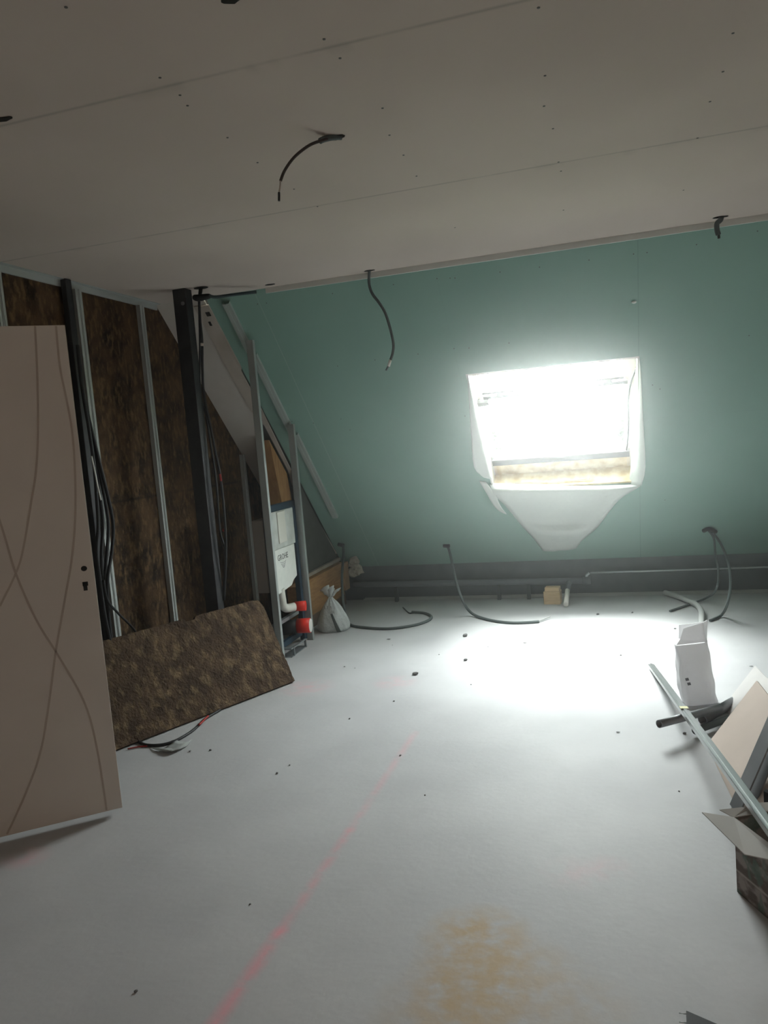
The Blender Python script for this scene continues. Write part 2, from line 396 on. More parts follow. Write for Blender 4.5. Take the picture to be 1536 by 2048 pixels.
def screws(parent, pts, f, n, r=.0042):
    n = Vector(n).normalized()
    for (u, v) in pts:
        p = f(u, v); m = MB(); a = n.orthogonal().normalized(); b = n.cross(a)
        m.prism([p + (a * math.cos(k * math.pi / 4) + b * math.sin(k * math.pi / 4)) * r for k in range(8)], n * .0015)
        m.build('screw_head', m_screw, parent)
screws(ceiling, [(648, 78), (680, 116), (320, 155), (1077, 15), (1090, 151), (1088, 212), (765, 216), (1106, 257), (779, 270), (807, 310), (833, 352), (1446, 143), (1466, 66), (1420, 203), (1395, 276), (515, 325), (132, 14), (360, 190), (375, 211), (1117, 324), (1122, 342), (1367, 380), (635, 413), (588, 378), (455, 275), (910, 455), (1127, 420)], lambda u, v: fz(u, v, CZ), (0, 0, -1))
screws(slope, [(787, 569), (874, 557), (900, 556), (910, 556), (1000, 544), (1079, 534), (1178, 520), (1294, 505), (1267, 508), (1393, 489), (1515, 462), (665, 587), (533, 606), (515, 608), (836, 708), (750, 720), (675, 732), (908, 697), (938, 696), (1018, 686), (1498, 671), (1320, 778), (1305, 770), (930, 832), (584, 843), (627, 846), (682, 838), (1330, 1000), (1288, 950), (700, 860)], sl, -SN)

# thin haze volume added to imitate lens glow around the roof window
def glow():
    m = bpy.data.materials.new('glow_scatter'); m.use_nodes = True; n = m.node_tree.nodes; n.remove(n['Principled BSDF'])
    v = n.new('ShaderNodeVolumeScatter'); v.inputs['Color'].default_value = (1, 1, 1, 1); v.inputs['Density'].default_value = HAZE; v.inputs['Anisotropy'].default_value = HAZE_G
    m.node_tree.links.new(v.outputs[0], n['Material Output'].inputs['Volume'])
    x0, x1 = XG - .1, XR + .1; o = .24 * 1.4142
    o_ = MB().prism([(x0, YF - .1, -.1), (x0, YF - .1, CZ + .08), (x0, SL + o - CZ - .08, CZ + .08), (x0, YK + .12, SL + o - YK - .12), (x0, YK + .12, -.1)], (x1 - x0, 0, 0)).build('glow_haze', m)
    tag(o_, 'thin white haze added to imitate lens glow around the roof window', 'glow', None, 'stuff')
HAZE = .020; HAZE_G = .915
if HAZE: glow()

# ------------------------------------------------------------------ roof window
win = empty('window_1', sp((WX0 + WX1) / 2, WY1, 0)); struct(win, 'bright roof window in the green slope')
def wbox(m, x0, x1, y0, y1, o0, o1):   # y given along the slope plane at off 0 ; o = distance outwards
    m.prism([sp(x0, y0, -o0), sp(x1, y0, -o0), sp(x1, y1, -o0), sp(x0, y1, -o0)], SN * (o1 - o0)); return m
D0, D1 = .16, .26
fx0, fx1 = -.905, .165
fy0, fy1 = 5.33, 6.19
# reveal linings
wbox(MB(), WX0, WX0 + .012, WY0, WY1, 0, D0 + .02).build('reveal_lining', m_roofedge, win)
wbox(MB(), WX1 - .012, WX1, WY0, WY1, 0, D0 + .02).build('reveal_lining', m_roofedge, win)
wbox(MB(), WX0, WX1, WY0, WY0 + .012, 0, D0 + .02).build('reveal_lining', m_roofedge, win)
wbox(MB(), WX0, WX1, WY1 - .014, WY1, 0, D0 + .02).build('sill_board', m_reveal_wood, win)
# frame
fr = MB()
wbox(fr, WX0 - .05, fx0 + .02, WY0 - .1, WY1 + .06, D0, D1); wbox(fr, fx1 - .02, WX1 + .05, WY0 - .1, WY1 + .06, D0, D1)
wbox(fr, fx0, fx1, WY0 - .1, WY0 - .02, D0, D1); fr.build('window_frame', m_roofedge, win)
wbox(MB(), fx0, fx1, fy1, WY1 + .06, D0, D1).build('bottom_frame', m_reveal_wood, win)
sb = MB(); b0 = sl(985, 905, -.2).y - .14
wbox(sb, fx0, fx1, fy1 - .04, fy1 + .005, D0 - .03, D1 - .02); sb.build('sash_bottom_rail', m_frame_grey, win)
sb = MB(); wbox(sb, fx0, fx0 + .03, WY0 - .05, fy1, D0 + .03, D1 - .03); wbox(sb, fx1 - .03, fx1, WY0 - .05, fy1, D0 + .03, D1 - .03)
sb.build('sash_side_rail', m_roofedge, win)
wbox(MB(), fx0 + .03, fx1 - .03, WY0 - .05, fy1 - .04, D1 - .06, D1 - .056).build('pane', m_glass, win)
# hinges
for (u0, v0, u1, v1) in ((966, 794, 1036, 782), (1184, 768, 1255, 759)):
    p = sl(u0, v0, -.13); q = sl(u1, v1, -.13); hb = MB()
    hb.obox(p, Vector((q.x - p.x, 0, 0)), SD * .028, SN * .02)
    hb.obox(p - SD * .04, Vector((q.x - p.x, 0, 0)) * .9, SD * .02, SN * .02)
    hb.obox(p - SD * .03 + Vector(((q.x - p.x) * .4, 0, 0)), Vector((.04, 0, 0)), SD * .04, SN * .015)
    hb.build('hinge', m_frame_grey, win)
p = sl(950, 808, -.10); MB().obox(p, (.10, 0, 0), SD * .03, SN * .05).build('latch_block', m_frame_grey, win)

# loose white membranes around the opening
def sheet(name, rows, mt, label=None, cat=None, thick=.0012, parent=None, sub=3):
    """rows = list of rows of points, smooth grid"""
    R2 = [catmull([Vector(p) for p in r], sub) for r in rows]
    cols = list(zip(*R2)); cols = [catmull(list(c_), sub) for c_ in cols]
    m = MB(); V = [[m.bm.verts.new(p) for p in c_] for c_ in cols]
    for a, b in zip(V, V[1:]):
        for k in range(len(a) - 1):
            f = m.bm.faces.new((a[k], b[k], b[k + 1], a[k + 1])); f.smooth = True
    bmesh.ops.recalc_face_normals(m.bm, faces=m.bm.faces[:])
    bmesh.ops.solidify(m.bm, geom=m.bm.faces[:], thickness=thick)
    o = m.build(name, mt, parent)
    if label: tag(o, label, cat)
    return o
yf = 6.30
def fp(u, v, y): return py_(u, v, y)
def fo(u, v, o): return sl(u, v, o)
sheet('membrane_flap', [
    [sl(978, 966, -.02), sl(1060, 968, -.02), sl(1140, 970, -.02), sl(1220, 968, -.02), sl(1284, 968, -.0)],
    [fo(983, 978, .055), fo(1060, 978, .06), fo(1140, 977, .06), fo(1220, 976, .06), fo(1282, 971, .04)],
    [fo(990, 992, .060), fo(1060, 991, .07), fo(1140, 989, .07), fo(1210, 985, .07), fo(1272, 978, .05)],
    [fo(1009, 1010, .035), fo(1065, 1015, .045), fo(1125, 1014, .04), fo(1190, 1010, .045), fo(1238, 1000, .03)],
    [fo(1034, 1040, .020), fo(1078, 1045, .03), fo(1122, 1044, .02), fo(1172, 1042, .03), fo(1209, 1036, .02)],
    [fo(1050, 1059, .03), fo(1085, 1065, .085), fo(1120, 1066, .09), fo(1158, 1064, .085), fo(1191, 1059, .03)],
    [fo(1068, 1078, .018), fo(1095, 1082, .025), fo(1120, 1083, .02), fo(1146, 1082, .025), fo(1167, 1078, .02)],
    [fo(1086, 1102, .015), fo(1105, 1103, .03), fo(1120, 1101, .02), fo(1138, 1100, .03), fo(1152, 1097, .015)]],
    m_memb, 'white membrane flap hanging in a point below the roof window', 'membrane', thick=.001)
sheet('membrane_strip', [
    [sl(958, 962, .01), fo(972, 985, .05), fo(985, 1008, .06), fo(998, 1022, .08), fo(1013, 1029, .10)],
    [sl(972, 964, .01), fo(991, 989, .06), fo(997, 1003, .08), fo(1004, 1016, .10), fo(1013, 1027, .11)]],
    m_memb, 'narrow torn strip of white membrane curling beside the hanging flap', 'membrane', thick=.001)
sheet('side_membrane', [
    [sl(934, 750, .004), sl(940, 833, .006), sl(943, 880, .02), sl(948, 934, .03), sl(967, 955, .03)],
    [sl(935, 750, .012), sl(947, 833, .015), sl(954, 880, .02), sl(964, 932, .02), sl(975, 957, .02)],
    [sl(936, 751, .004), sl(954, 833, .004), sl(965, 880, .004), sl(977, 932, .004), sl(983, 958, .004)],
    [sl(938, 753, -.08), sl(956, 833, -.08), sl(967, 880, -.08), sl(979, 930, -.08), sl(985, 955, -.08)]],
    m_memb, 'white membrane folded over the left side of the roof window opening', 'membrane')
sheet('side_membrane', [
    [sl(1279, 712, .004), sl(1283, 765, .02), sl(1287, 850, .03), sl(1291, 934, .04), sl(1283, 970, .05)],
    [sl(1276, 725, -.01), sl(1277, 775, -.0), sl(1277, 850, .01), sl(1276, 930, .02), sl(1270, 970, .03)],
    [sl(1272, 738, -.05), sl(1266, 790, -.06), sl(1264, 860, -.05), sl(1262, 930, -.04), sl(1257, 967, -.02)]],
    m_memb, 'white membrane folded over the right side of the roof window opening', 'membrane')
tag(MB().tube([sl(1273, 735, -.07), sl(1262, 765, -.08), sl(1257, 800, -.09), sl(1257, 860, -.09), sl(1253, 900, -.10)], .006).build('window_seal', m_frame_grey), 'grey rubber seal hanging loose down the right side of the roof window', 'seal')
# torn membrane and offcut on the sill
tag(MB().tube([sl(1030, 966, -.03), sl(1080, 964, -.035), sl(1120, 963, -.03), sl(1150, 960, -.035), sl(1180, 957, -.03)], .005, 6).build('torn_foil', m_reveal_wood), 'torn brownish foil edge lying along the window sill', 'foil')
p = sl(1027, 984, .006); q = sl(1070, 983, .006)
tag(MB().prism([p, q, sl(1069, 988, .012), sl(1027, 990, .012)], SN * .004).build('blue_label', mat('blue_grey_label', (.30, .42, .55), .6)), 'small blue grey label on the white membrane sill', 'label')

# ------------------------------------------------------------------ exterior
struct(MB().box((-120, 12, -3.3), (120, 260, -3.0)).build('ground', m_grass), 'meadow outside the roof window')
def tree(x, y, h, w, label):
    r = empty('tree', (x, y, -3.0), label, 'tree', 'trees beyond the roof window')
    MB().tube([(x, y, -3), (x + .1, y, -3 + h * .5)], lambda k: .18 - .1 * k, 8, 0).build('trunk', m_bark, r)
    m = MB()
    for k in range(420):
        a = random.uniform(0, 6.28); zz = random.uniform(.18, .97); rad = w * math.sqrt(max(.02, 1 - (2 * zz - 1.05) ** 2)) * random.uniform(.3, 1)
        m.blob((x + math.cos(a) * rad, y + math.sin(a) * rad * .7, -3 + zz * h), random.uniform(.10, .26), 1, .8, 7)
    m.build('crown', m_leaf, r)
for i, (u, v, d, w) in enumerate([(1000, 838, 44, 1.6), (1035, 832, 50, 1.9), (1078, 850, 58, 1.8), (1130, 838, 42, 1.7), (1172, 828, 50, 1.9), (1215, 822, 60, 2.2), (1250, 812, 38, 1.7)]):
    p = py_(u, v, d)
    tree(p.x, d, p.z + 3, w, ['leftmost pale green tree seen through the roof window', 'rounded tree second from left beyond the roof window', 'low tree third from left beyond the roof window', 'tree in the middle of the roof window view',
        'broad tree third from right beyond the roof window', 'tall tree second from right beyond the roof window', 'rightmost pale green tree seen through the roof window'][i])

# ------------------------------------------------------------------ studs on the gable
def gable_stud(y, ztop, zb, label, w=.05):
    m = MB(); m.channel((XG + .030, y, zb), (XG + .030, y, ztop), (0, 1, 0), w, (-.029, 0, 0), .0015, 0)
    m.box((XG + .030, y - .006, zb), (XG + .034, y - .003, ztop)); m.box((XG + .030, y + .003, zb), (XG + .034, y + .006, ztop))
    return tag(m.build('metal_stud', m_galvl), label, 'metal stud', 'metal studs on the brown gable wall')
gable_stud(3.285, CZ - .04, 0, 'grey metal stud on the brown gable above the cream door')
gable_stud(3.905, CZ - .04, 0, 'grey metal stud on the brown gable just right of the cream door', .058)
gable_stud(4.545, CZ - .04, 0, 'grey metal stud on the brown gable rising behind the leaning fibre board', .052)
gable_stud(5.13, SL - 5.14, 0, 'shaded metal stud on the brown gable directly beside the black post', .05)
gable_stud(5.81, SL - 5.84, 0, 'shaded metal stud on the brown gable near the toilet frame', .05)

# black posts
cp = fz(365, 580, CZ)
bp_ = empty('black_post', (-2.545, 4.46, 0), 'tall black steel post from ceiling to floor before the gable', 'post')
MB().box((-2.59, 4.42, 0), (-2.498, 4.50, CZ)).build('post_shaft', m_dark_steel, bp_, bevel=.004)
p = py_(366, 607, 4.419); MB().tube([p, p - Vector((0, .006, 0))], .012, 12, 0).build('bolt_head', m_greymetal, bp_)
tag(MB().box((-2.915, 3.775, 0), (-2.880, 3.825, CZ - .0)).build('black_post', m_dark_steel, bevel=.004), 'short visible black post above the cream door', 'post')

# ------------------------------------------------------------------ partition in the making (toilet frame bay)
XP = -2.36
for (y, lab) in ((4.985, 'tall galvanised stud left of the toilet frame'), (5.575, 'shorter galvanised stud right of the toilet frame')):
    m = MB(); m.channel((XP, y, 0), (XP, y, SL - y - .06), (1, 0, 0), .048, (0, .034, 0), .0015, .006)
    m.box((XP + .022, y - .001, 0), (XP + .026, y + .032, SL - y - .06))
    tag(m.build('partition_stud', m_galv), lab, 'metal stud', 'partition studs')
def rail(x, y0, y1, label, w=.05):
    m = MB(); m.channel(sp(x, y0, .028), sp(x, y1, .028), (1, 0, 0), w, SN * .027, .0015, 0)
    m.obox(sp(x - .005, y0, .030), (.010, 0, 0), sp(x, y1) - sp(x, y0), -SN * .003)
    return tag(m.build('slope_track', m_rail), label, 'metal track', 'tracks screwed to the green slope')
rail(-2.41, 4.80, 5.10, 'upper piece of the metal track running down the green slope')
rail(-2.395, 5.12, 5.68, 'middle piece of the metal track running down the green slope')
rail(-2.375, 5.70, 6.46, 'lower piece of the metal track running down the green slope')
# second lining
tag(MB().prism([(-2.55, 5.98, .44), (-2.55, 6.86, .44), (-2.55, 6.86, SL - 6.86 - .02), (-2.55, 5.98, SL - 5.98 - .02)], (-.012, 0, 0)).build('lining_sheet', m_memb_grey), 'dark grey triangular panel behind the partition above the wooden beam', 'panel')
tag(MB().obox((-2.54, 5.98, .427), (.03, 0, 0), (0, .87, 0), (0, 0, .03)).build('bottom_batten', m_whited), 'thin pale batten along the bottom of the grey triangular panel', 'batten')
tag(MB().prism([(-2.71, 6.09, 0), (-2.71, 6.31, 0), (-2.71, 5.975, 1.33), (-2.71, 5.685, 1.62)], (.11, 0, 0)).build('wooden_rafter', m_wood), 'leaning spruce rafter above the white cistern', 'rafter')
bm_ = empty('wooden_beam', (-2.49, 6.3, .0), 'orange spruce beam jutting from the slope behind the plastic bag', 'beam')
MB().box((-2.54, 5.62, .12), (-2.46, 6.74, .425)).build('beam_body', m_woodh, bm_)
MB().box((-2.541, 6.742, .155), (-2.44, 6.86, .415)).build('end_block', mat('pale_beam_end', (.40, .27, .15), .8, col2=(.34, .22, .12), scale=10), bm_)
tag(MB().box((-2.56, 5.62, 0), (-2.49, 6.86, .118)).build('base_board', m_wooddk), 'dark brown board on the floor under the spruce beam', 'board')
m = MB()
for k in range(9): m.blob((-2.40 + random.uniform(-.03, .05), 6.9 + random.uniform(-.05, .02), .36 + random.uniform(-.07, .06)), random.uniform(.035, .055), 2, .7, 8)
tag(m.build('mineral_wool_tuft', m_fluff), 'pale tuft of mineral wool at the end of the spruce beam', 'insulation')

tag(MB().obox(px_(572, 846, -2.45), (.012, 0, 0), (0, .11, 0), (0, 0, -.012)).obox(px_(577, 868, -2.45), (.012, 0, 0), (0, .10, 0), (0, 0, -.012)).obox(px_(574, 846, -2.45) - Vector((0, 0, .07)), (.012, 0, 0), (0, .012, 0), (0, 0, .07)).build('metal_bracket', m_greymetal), 'small grey metal bracket by the top of the shorter partition stud', 'bracket')
dab = sl(1268, 604, .001); MB().blob(dab, .016, 2, .1, 6, (1, .6, .6)).build('plaster_dab', m_edge, slope)
# toilet installation frame
tf = empty('toilet_frame', (XP, 5.31, 0), 'dark blue toilet installation frame with a white cistern and red caps', 'toilet frame')
m = MB(); ya, yb = 5.04, 5.565; zt = 1.135; xf = -2.375
MB().box((xf - .04, ya, .02), (xf, ya + .035, zt)).build('frame_post', m_blue, tf, bevel=.003)
MB().box((xf - .04, yb - .055, .02), (xf, yb - .005, zt)).build('frame_post', m_blue, tf, bevel=.003)
MB().box((xf - .04, ya, zt - .05), (xf, yb - .005, zt)).build('top_rail', m_blue, tf, bevel=.003)
MB().box((xf - .05, ya, .06), (xf - .02, yb - .005, .10)).build('lower_rail', m_blue, tf)
MB().box((xf - .135, ya - .0, .50), (xf - .045, yb - .06, 1.04)).build('cistern_back', m_cback, tf, bevel=.01)
MB().box((xf - .044, ya + .04, .80), (xf - .004, yb - .005, 1.085)).build('cistern_cover', m_cist2, tf, bevel=.01)
MB().box((xf - .006, ya + .16, .84), (xf + .004, ya + .30, 1.075)).build('inspection_box', m_pvc, tf, bevel=.004)
cis = MB().prism([(xf - .043, ya + .045, .80), (xf - .043, yb - .07, .80), (xf - .043, yb - .07, .545), (xf - .043, yb - .14, .525), (xf - .043, yb - .19, .49), (xf - .043, ya + .10, .47), (xf - .043, ya + .045, .49)], (.035, 0, 0)).build('cistern', m_cist, tf, bevel=.008)
# logo on the cistern
def logo():
    cu = bpy.data.curves.new('t', 'FONT'); cu.body = 'GROHE'; cu.size = .062; cu.extrude = .0006; cu.align_x = 'CENTER'; cu.resolution_u = 2
    to = bpy.data.objects.new('t', cu); C.objects.link(to); dg = bpy.context.evaluated_depsgraph_get(); dg.update()
    me = bpy.data.meshes.new_from_object(to.evaluated_get(dg)); bpy.data.objects.remove(to)
    m = MB(); m.bm.from_mesh(me)
    # text x -> +y world (seen from +x), text y -> z
    for v in m.bm.verts: v.co = Vector((xf - .0075 + v.co.z, ya + .215 + v.co.x * .92, .715 + v.co.y))
    m.build('lettering', m_logo, cis)
    w = MB()
    for k, (L, z) in enumerate(((.10, .698), (.085, .685), (.062, .673), (.038, .661))):
        pts = [Vector((xf - .0075, ya + .215 + s_ * L / 2 * 1.0, z - .007 * (1 - s_ * s_) + .002 * math.sin(s_ * 9))) for s_ in [i / 6 - 1 for i in range(13)]]
        w.tube(pts, .0016, 5, 2)
    w.build('wave_mark', m_ink, cis)
logo()
MB().tube([(xf - .03, 5.20, .50), (xf - .03, 5.21, .42), (xf - .03, 5.22, .37), (xf - .025, 5.27, .335), (xf + .005, 5.36, .325), (xf + .03, 5.37, .325)], .033, 14).build('flush_pipe', m_pvc, tf)
MB().tube([(xf + .005, 5.37, .325), (xf + .085, 5.385, .325)], .038, 20, 0).build('red_cap', m_redcap, tf)
MB().tube([(xf - .16, 5.36, .15), (xf + .0, 5.39, .165)], .056, 20, 0).build('waste_pipe', m_black, tf)
wc = MB().tube([(xf - .0, 5.39, .165), (xf + .10, 5.405, .165)], .057, 24, 0).build('red_cap', m_redcap, tf)
MB().tube([(xf + .10, 5.405, .165), (xf + .104, 5.4056, .165)], .052, 24, 0).build('cap_disc', m_whcap, wc)
MB().box((xf - .06, ya + .05, .235), (xf - .03, yb - .06, .262)).build('pipe_bracket', m_foot, tf)
m = MB().box((xf - .03, ya + .06, .0), (xf + .06, ya + .36, .006)).box((xf + .05, ya + .10, .06), (xf + .065, ya + .34, .068)).box((xf + .05, ya + .10, 0), (xf + .065, ya + .112, .06)).box((xf + .05, ya + .33, 0), (xf + .065, ya + .342, .06)).box((xf - .02, ya + .06, .06), (xf + .06, ya + .11, .068))
m.build('foot_bracket', m_foot, tf)

# ------------------------------------------------------------------ door
DA = fz(245, 1615, .03); DB = fz(0, 1675, .03); du = (DB - DA); du.z = 0; du.normalize(); dn = Vector((du.y, -du.x, 0))
if dn.dot(EYE - DA) < 0: dn = -dn
DH = 2.10
door = empty('door_1', DA + du * .415 - Vector((0, 0, .03))); struct(door, 'open cream flush door with curved brown grooves and no handle')
DW = .84
MB().obox(DA, du * DW, -dn * .04, (0, 0, DH)).build('door_leaf', m_door, door, bevel=.002)
def dp(u, v, k=.0): return on(u, v, dn, dn.dot(DA) + k)
for pts in ([(70, 652), (75, 760), (76, 865), (72, 943), (64, 995), (46, 1100), (31, 1148), (0, 1212)],
            [(112, 652), (120, 734), (133, 799), (146, 878), (151, 995), (146, 1100), (129, 1204), (112, 1300), (100, 1392), (83, 1496), (58, 1571), (29, 1637), (14, 1668)],
            [(-40, 940), (-8, 1020), (10, 1075), (33, 1150), (71, 1237), (112, 1304), (154, 1375), (179, 1433), (196, 1508), (209, 1590), (213, 1620)],):
    P = catmull([dp(*p, .0005) for p in pts], 5); m = MB()
    for a, b in zip(P, P[1:]):
        d = (b - a).normalized(); s_ = d.cross(dn).normalized() * .0042
        m.obox(a - s_, s_ * 2, b - a + d * .001, dn * .0006)
    m.build('groove', m_groove, door)
h = dp(168, 1137, .0005); m = MB(); m.prism([h + du * math.cos(k * .5236) *   .0125 + Vector((0, 0, .0115 * math.sin(k * .5236))) for k in range(12)], dn * .0008); m.build('handle_hole', m_hole, door)
h = dp(170, 1172, .0005); m = MB(); m.obox(h - du * .009 - Vector((0, 0, .02)), du * .016, (0, 0, .038), dn * .0008); m.obox(h - du * .013 + Vector((0, 0, .0)), du * .022, (0, 0, .018), dn * .0008); m.build('keyhole', m_hole, door)
hp = DA + du * (DW + .01)
struct(MB().box((XG, hp.y - .14, 0), (hp.x + .02, hp.y - .02, CZ)).build('wall_stub', m_white), 'short wall stub that carries the door')

# ------------------------------------------------------------------ leaning fibre board
bu = Vector((.428, .904, 0)).normalized(); P0 = Vector((-2.06, 4.544, .012)); bpv = Vector((-bu.y, bu.x, 0)); s_ = .275
up = bpv * s_ + Vector((0, 0, math.sqrt(.36 - s_ * s_))); nrm = up.cross(bu).normalized()
if nrm.dot(EYE - P0) < 0: nrm = -nrm
def fibre_board():
    bm = bmesh.new(); L = 1.30; nx, nz = 70, 30; T = .035
    tl = {}
    def pos(i, j, k):
        a = i / nx; b = j / nz; e = 0
        p = P0 - bu * (L * a) + up * b
        if b > .99 and .40 < a < .47: p -= up * .045
        if a < .01: p += bu * .006 * noise.noise(Vector((b * 20, 3, 0)))
        if b > .99: p += up * .008 * noise.noise(Vector((a * 40, 1, 0)))
        if k == 0: p += nrm * .0035 * noise.noise(p * 30)
        # corner knocked off
        if a < .05 and b > .9: p -= bu * .02 * (b - .9) * 10 * (1 - a / .05); p -= up * .02 * (b - .9) * 10 * (1 - a / .05)
        return p - nrm * T * k
    for k in (0, 1):
        for i in range(nx + 1):
            for j in range(nz + 1): tl[i, j, k] = bm.verts.new(pos(i, j, k))
    for i in range(nx):
        for j in range(nz):
            bm.faces.new((tl[i, j, 0], tl[i + 1, j, 0], tl[i + 1, j + 1, 0], tl[i, j + 1, 0])); bm.faces.new((tl[i, j, 1], tl[i, j + 1, 1], tl[i + 1, j + 1, 1], tl[i + 1, j, 1]))
    for i in range(nx):
        for j in (0, nz): bm.faces.new((tl[i, j, 0], tl[i, j, 1], tl[i + 1, j, 1], tl[i + 1, j, 0]))
    for j in range(nz):
        for i in (0, nx): bm.faces.new((tl[i, j, 0], tl[i, j + 1, 0], tl[i, j + 1, 1], tl[i, j, 1]))
    m = MB(); m.bm.free(); m.bm = bm; return m
tag(fibre_board().build('fibre_board', m_panel), 'brown wood fibre insulation board leaning against the studs beside the door', 'insulation board')

# ------------------------------------------------------------------ cables and conduits
def cable(name, pts, r, mt, label, cat='cable', group=None, parts=()):
    if parts:
        p0 = pts[0]; e = empty(name, Vector((p0[0], p0[1], p0[2])), label, cat, group)
        MB().tube(pts, r, 10, 8).build('sheath', mt, e)
        for (pn, pp, rr, mm) in parts: MB().tube(pp, rr, 10, 6 if len(pp) > 2 else 0).build(pn, mm, e)
        return e
    return tag(MB().tube(pts, r, 10, 8).build(name, mt), label, cat, group)
def disc(name, c_, n, r, mt, label, flat=.6):
    n = Vector(n).normalized(); a = Vector((1, 0, 0)); b = n.cross(a); m = MB()
    m.prism([Vector(c_) + a * math.cos(k * .5236) * r + b * math.sin(k * .5236) * r * flat * (1 + .2 * math.sin(k * 2.3)) for k in range(12)], n * .002)
    return tag(m.build(name, mt), label, 'ceiling hole')
# ceiling cable
q0 = fz(662, 274, CZ)
def vp(u, v, k): return EYE + ray(u, v) * k
k0 = (CZ - EYE.z) / ray(662, 274).z
cp_ = [(672, 275, k0), (660, 276, k0 - .012), (648, 280, k0 - .03), (620, 290, k0 - .05), (590, 313, k0 - .06), (570, 340, k0 - .06), (561, 362, k0 - .06)]
cable('ceiling_cable', [vp(*p) for p in cp_], .0052, mat('brown_black_cable', (.045, .034, .032), .6), 'black cable hanging curved from the middle of the ceiling', 'cable', None,
      [('hanging_mouth', [vp(683, 274, k0 + .0), vp(670, 274, k0 - .008), vp(650, 278, k0 - .02), vp(640, 282, k0 - .03)], .010, m_cond), ('bare_wire', [vp(561, 361, k0 - .06), vp(560, 374, k0 - .06), vp(558, 386, k0 - .06)], .0028, m_whited),
       ('taped_end', [vp(558, 385, k0 - .06), vp(558, 402, k0 - .06)], .0042, m_blk)])
disc('ceiling_hole', fz(668, 275, CZ - .001), (0, 0, -1), .04, m_hole, 'dark cable hole in the ceiling where the curved black cable hangs', .5)
disc('ceiling_hole', fz(462, -2, CZ - .001), (0, 0, -1), .026, m_hole, 'dark round hole in the ceiling at the top edge')
disc('ceiling_hole', fz(6, 238, CZ - .001), (0, 0, -1), .034, m_hole, 'broken dark hole in the ceiling joint at the far left', .35)
# slope hanging cable (centre)
yy = 4.72
kp = lambda u, v: py_(u, v, yy)
cable('slope_cable', [py_(739, 541, 4.70)] + [kp(*p) for p in ((738, 556), (739, 572), (745, 588), (757, 604), (769, 623), (777, 645), (783, 668), (787, 690), (785, 708), (781, 720))], .009, m_cond,
      'dark conduit hanging from the ceiling edge in front of the green slope', 'cable', None,
      [('tape_wrap', [kp(781, 719), kp(777, 733)], .009, m_tape), ('wire_end', [kp(777, 732), kp(772, 741)], .006, m_cond)])
disc('ceiling_hole', fz(739, 541, CZ - .001), (0, 0, -1), .035, m_hole, 'dark hole at the ceiling edge above the long hanging conduit', .5)
disc('ceiling_hole', fz(540, 569, CZ - .001), (0, 0, -1), .035, m_hole, 'small dark hole at the ceiling edge left of the hanging conduit', .5)
y2 = 4.66
cable('slope_cable', [py_(1443, 432, y2), py_(1441, 440, y2), py_(1434, 447, y2), py_(1434, 460, y2), py_(1437, 470, y2)], .014, m_cond, 'short dark conduit stub hanging from the ceiling edge at the far right', 'cable', None,
      [('cable_tip', [py_(1437, 468, y2), py_(1438, 477, y2)], .007, m_blk)])
disc('ceiling_hole', fz(1441, 434, CZ - .001), (0, 0, -1), .04, m_hole, 'dark hole at the ceiling edge above the short conduit stub', .5)
# left junction with pipe
e = empty('cable_junction', fz(400, 575, CZ), 'black cable junction under the ceiling beside the black post', 'cable junction')
yj = 4.47
MB().tube([py_(402, 574, yj), py_(400, 590, yj)], .012, 10, 0).build('ceiling_stub', m_blk, e)
MB().blob(fz(402, 576, CZ - .004), .05, 2, .1, 5, (1, .6, .12)).build('ceiling_plate', m_hole, e)
MB().tube([py_(387, 594, yj), py_(397, 596, yj), py_(420, 592, yj)], lambda k: .014 + .008 * math.sin(k * 3.1), 10, 4).build('junction_body', m_black, e)
MB().tube([py_(418, 591, yj), py_(432, 594, yj + .02), py_(470, 589, yj + .10), py_(512, 584, yj + .2)], .010, 10, 4).build('side_pipe', mat('dark_green_pipe', (.03, .05, .055), .6), e)
cable('post_cable', [py_(398, 596, yj)] + [py_(u, v, 4.50) for u, v in ((400, 640), (404, 680), (405, 740), (408, 790), (420, 850), (430, 900), (440, 950), (447, 1010), (452, 1100), (448, 1200))], .0085, m_blk, 'black cable with red ends dropping from the ceiling beside the post', 'cable', None,
      [('red_connector', [py_(440, 948, 4.49), py_(442, 962, 4.49)], .007, m_red), ('pale_clip', [py_(404, 686, 4.488), py_(404, 692, 4.488)], .010, m_whited)])
cable('post_cable', [py_(398, 598, yj)] + [py_(u, v, 4.54) for u, v in ((400, 700), (399, 760), (401, 790), (412, 830), (420, 880), (432, 960), (440, 1060), (452, 1110), (445, 1190))], .007, m_blk, 'thinner black cable running just left of the red tipped one', 'cable', None,
      [('red_connector', [py_(451, 1055, 4.53), py_(446, 1062, 4.53)], .007, m_red)])
